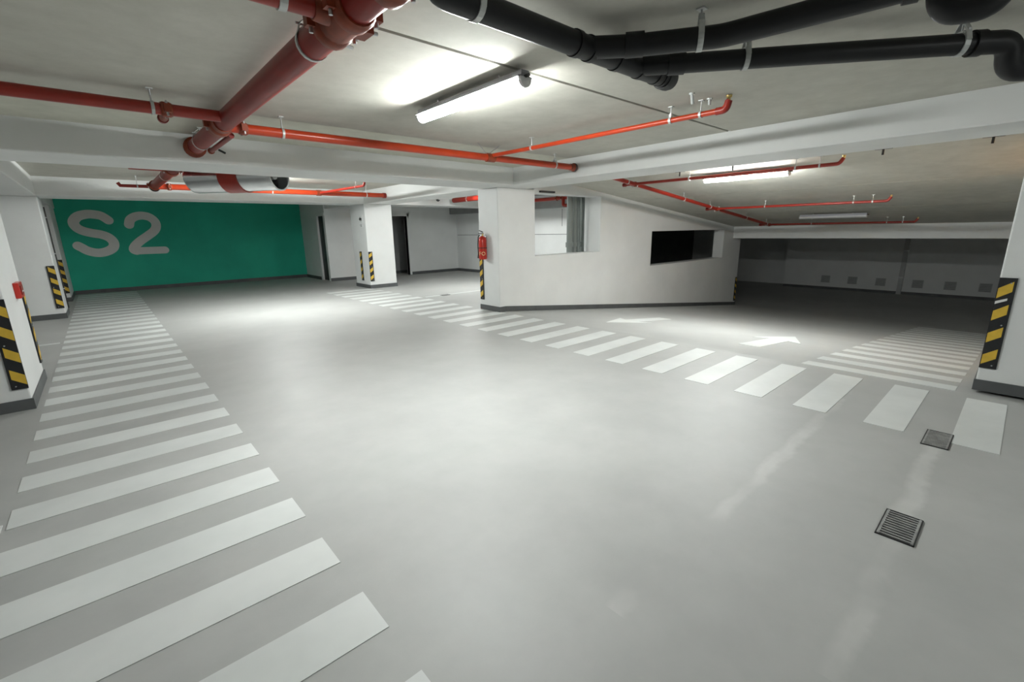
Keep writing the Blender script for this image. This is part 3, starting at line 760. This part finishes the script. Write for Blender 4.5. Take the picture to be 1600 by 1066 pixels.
# red call box on the nearest left column
t = thing('call_box', (-0.68,6.6,0.93), 'small red fire call box on the nearest left column', 'call box')
MB().box(-0.682,-0.64,6.47,6.74,0.935,1.085).build('case', 'extinguisher_red', t, bevel=0.006)
MB().box(-0.642,-0.634,6.53,6.68,0.965,1.055).build('cover', 'dark_red', t)
MB().box(-0.636,-0.631,6.56,6.65,0.99,1.005).build('print', 'sign_white', t)
# conduit on the second column's edge
t = thing('conduit', (-0.675,13.0,0.1), 'thin black conduit down the edge of the second left column', 'conduit')
MB().tube([(-0.672,13.03,0.1),(-0.672,13.03,2.1)], 0.014, 8).build('tube', 'dark_metal', t)
for z in (0.5,1.2,1.9): MB().box(-0.682,-0.655,13.01,13.05,z-.01,z+.01).build('clip', 'steel', t)

# signs on the slim column
t = thing('arrow_sign', (5.43,12.2,1.72), 'white sign with a black arrow on the slim column', 'sign')
MB().box(5.421,5.431,12.10,12.34,1.75,1.98).build('plate', 'white_paint', t)
y0 = 12.22
pts = [(y0+.095,1.865),(y0+.0,1.935),(y0+.0,1.895),(y0-.07,1.895),(y0-.07,1.82),(y0-.035,1.82),(y0-.035,1.845),(y0,1.845),(y0,1.80)]
MB().prism([(5.4205,y,z) for y, z in pts], (-.002,0,0)).build('arrow', 'print_black', t)
t = thing('notice_sign', (5.43,12.2,1.66), 'small grey lettered notice under the arrow sign', 'sign')
MB().box(5.422,5.431,12.12,12.32,1.66,1.735).build('plate', 'white_paint', t)
for k, (a, b) in enumerate(((12.15,12.29),(12.15,12.25))): MB().box(5.4195,5.4225,a,b,1.705-k*.03,1.717-k*.03).build('text_line', 'print_grey', t)
# round sign on the side room wall
t = thing('round_sign', (XW,13.22,1.80), 'round white sign with dark ring, half hidden by the extinguisher column', 'sign')
MB().tube([(XW+.002,13.22,1.80),(XW-.006,13.22,1.80)], 0.215, 32).build('disc', 'white_paint', t)
MB().ring((XW-.006,13.22,1.80), (1,0,0), 0.22, 0.19, 0.008, 40).build('ring', 'print_grey', t)
for z, w in ((1.85,.05),(1.80,.07),(1.75,.05)): MB().box(XW-.009,XW-.005,13.22-w,13.22+w,z-.012,z+.012).build('print', 'print_grey', t)

# grey vertical conduits behind the first opening
for k, (x, lab) in enumerate(((8.145,'leftmost grey riser pipe seen through the parapet opening'), (8.335,'second grey riser pipe from the left behind the parapet opening'), (8.49,'third grey riser pipe from the left behind the parapet opening'), (8.665,'rightmost grey riser pipe behind the parapet opening'))):
    t = thing('riser_pipe', (x,7.12,0), lab, 'pipe', 'grey riser pipes')
    MB().tube([(x,7.12+.02*k,0.0),(x,7.12+.02*k,ZC2)], (0.068,0.052,0.052,0.05)[k], 18).build('pipe', 'grey_conduit', t)
    if k < 3: MB().tube([(x,7.12+.02*k,1.10),(x,7.12+.02*k,1.21)], (0.09,0.072,0.072)[k], 18).build('coupling', 'grey_conduit', t)
# shaft block behind the risers
tag(MB().box(8.80,9.25,6.79,7.6,0,ZC2).build('wall_shaft', 'white_paint'), 'white shaft block right of the grey riser pipes', 'wall', kind='structure')
mb = MB().box(XW-.004,XW+.001,6.9,14.8,1.355,1.372).box(XW-.004,XW+.001,9.40,9.415,1.6,2.1)
tag(mb.build('trim_1', 'print_grey'), 'thin grey joint lines on the bright side room wall', 'trim', kind='structure')
# pipes inside the bright room
t = thing('room_pipe', (9.9,10,2.35), 'red pipe under the ceiling of the bright side room', 'pipe')
MB().tube([(9.75,7.3,2.345),(9.75,13.2,2.345)], 0.05, 14).build('pipe', 'red_pipe', t)
MB().tube(smooth_path([(9.75,8.75,2.345),(9.70,8.72,2.345),(9.70,8.72,2.14),(9.70,8.45,2.14)], 0.05), 0.045, 14).build('drop', 'red_pipe', t)
hanger(t, (9.75,9.9,2.345), 0.05, (0,1,0), ZC2, False); hanger(t, (9.75,12.9,2.345), 0.05, (0,1,0), ZC2, False)
for y in (8.8,9.0): coupling(t, (9.75,y,2.345), (0,1,0), 0.05, 0.07)
t = thing('room_pipe', (8.7,8.5,2.43), 'thin black pipe under the ceiling of the bright side room', 'pipe')
MB().tube([(8.4,9.6,2.43),(9.3,8.3,2.40)], 0.028, 12).build('pipe', 'dark_metal', t)
hanger(t, (8.6,9.311,2.423), 0.028, (.57,-.82,0), ZC2, False)
t = thing('room_main_pipe', (8.3,9.5,2.38), 'red pipe seen between the beam and the extinguisher column', 'pipe')
MB().tube([(8.15,8.2,2.40),(8.15,11.7,2.40)], 0.07, 16).build('pipe', 'red_pipe', t)
hanger(t, (8.15,11.0,2.40), 0.07, (0,1,0), ZC2, False)
t = thing('cable_tray', (9.6,13.3,2.30), 'dark cable tray under the side room ceiling', 'tray')
MB().box(9.3,XW-.32,13.3,13.6,2.31,2.32).build('tray_base', 'dark_metal', t)
for y in (13.3,13.59): MB().box(9.3,XW-.32,y,y+.012,2.31,2.37).build('side_rail', 'dark_metal', t)
for x in (9.5,10.1): MB().tube([(x,13.45,2.31),(x,13.45,ZC2+.004)], 0.008, 8).build('rod', 'steel', t)
t = thing('security_camera', (6.75,10.4,2.4), 'dark ceiling security camera beside the long beam', 'camera')
MB().tube([(6.75,10.4,ZC2+.003),(6.75,10.4,2.36)], 0.016, 10).build('stem', 'galvanised', t)
MB().tube([(6.70,10.32,2.30),(6.78,10.46,2.33)], 0.05, 14).build('body', 'dark_metal', t)
MB().tube([(6.72,10.30,2.335),(6.82,10.44,2.365)], 0.04, 14).build('hood', 'white_paint', t)
tag(MB().box(6.5,6.9,6.42,6.468,2.20,2.235).build('junction_box', 'dark_metal'), 'small dark box under the beam at the top of the parapet opening', 'junction box')

# far wall vents
for k, y in enumerate((5.51,4.58,3.67,2.57,1.68,0.79)):
    lab = ('first', 'second', 'third', 'fourth', 'fifth', 'sixth')[k]
    t = thing('wall_vent', (22.6,y,-0.7), lab+' vent from the left on the dim wall at the ramp foot', 'vent', 'vents at the ramp foot')
    MB().box(22.575,22.602,y-.16,y+.16,-0.85,-0.55).build('frame', 'vent_pale', t)
    for j in range(5): MB().box(22.565,22.58,y-.14,y+.14,-0.83+j*.055,-0.80+j*.055).build('slat', 'vent_grey', t)
t = thing('pilaster', (22.6,3.1,ZLOW), 'thin vertical duct on the dim wall at the ramp foot', 'duct')
MB().box(22.5,22.602,3.0,3.14,ZLOW,1.5).build('duct', 'vent_pale', t)
for z in (-.5,.5): MB().box(22.49,22.602,2.98,3.16,z,z+.03).build('clip', 'steel', t)

# ------------------------------------------------------------------ floor drains
def drain(label, x0, x1, y0, y1, n):
    t = thing('floor_drain', ((x0+x1)/2,(y0+y1)/2,0), label, 'drain')
    MB().box(x0,x1,y0,y1,-.003,0.002).build('shadow_plate', 'grate_shadow', t)  # flat plate, not sunk; shadow between the slats is put into its colour
    e = 0.010
    for (a,b,c,d_) in ((x0,x1,y0,y0+e*.5),(x0,x1,y1-e*.5,y1),(x0,x0+e*.4,y0,y1),(x1-e*.4,x1,y0,y1)):
        MB().box(a,b,c,d_,-.003,0.006).build('frame_bar', 'dark_metal', t)
    for c in (y0+.011, y1-.011): MB().box(x0+.008,x1-.008,c-.005,c+.005,0,0.0075).build('side_rail', 'grate_steel', t)
    st = (x1-x0-.016)/n
    for i in range(n):
        c = x0+.008+st*(i+.5)
        MB().box(c-st*.2,c+st*.2,y0+.012,y1-.012,0,0.007).build('slat', 'grate_steel', t)
drain('steel slatted floor drain nearest the viewer on the right', 2.65,2.94,0.13,0.282,11)
drain('steel floor drain beside the last crossing stripe', 4.06,4.39,0.14,0.285,13)
drain('small floor drain far behind the crossing near the thin white line', 5.98,6.2,9.22,9.36,8)
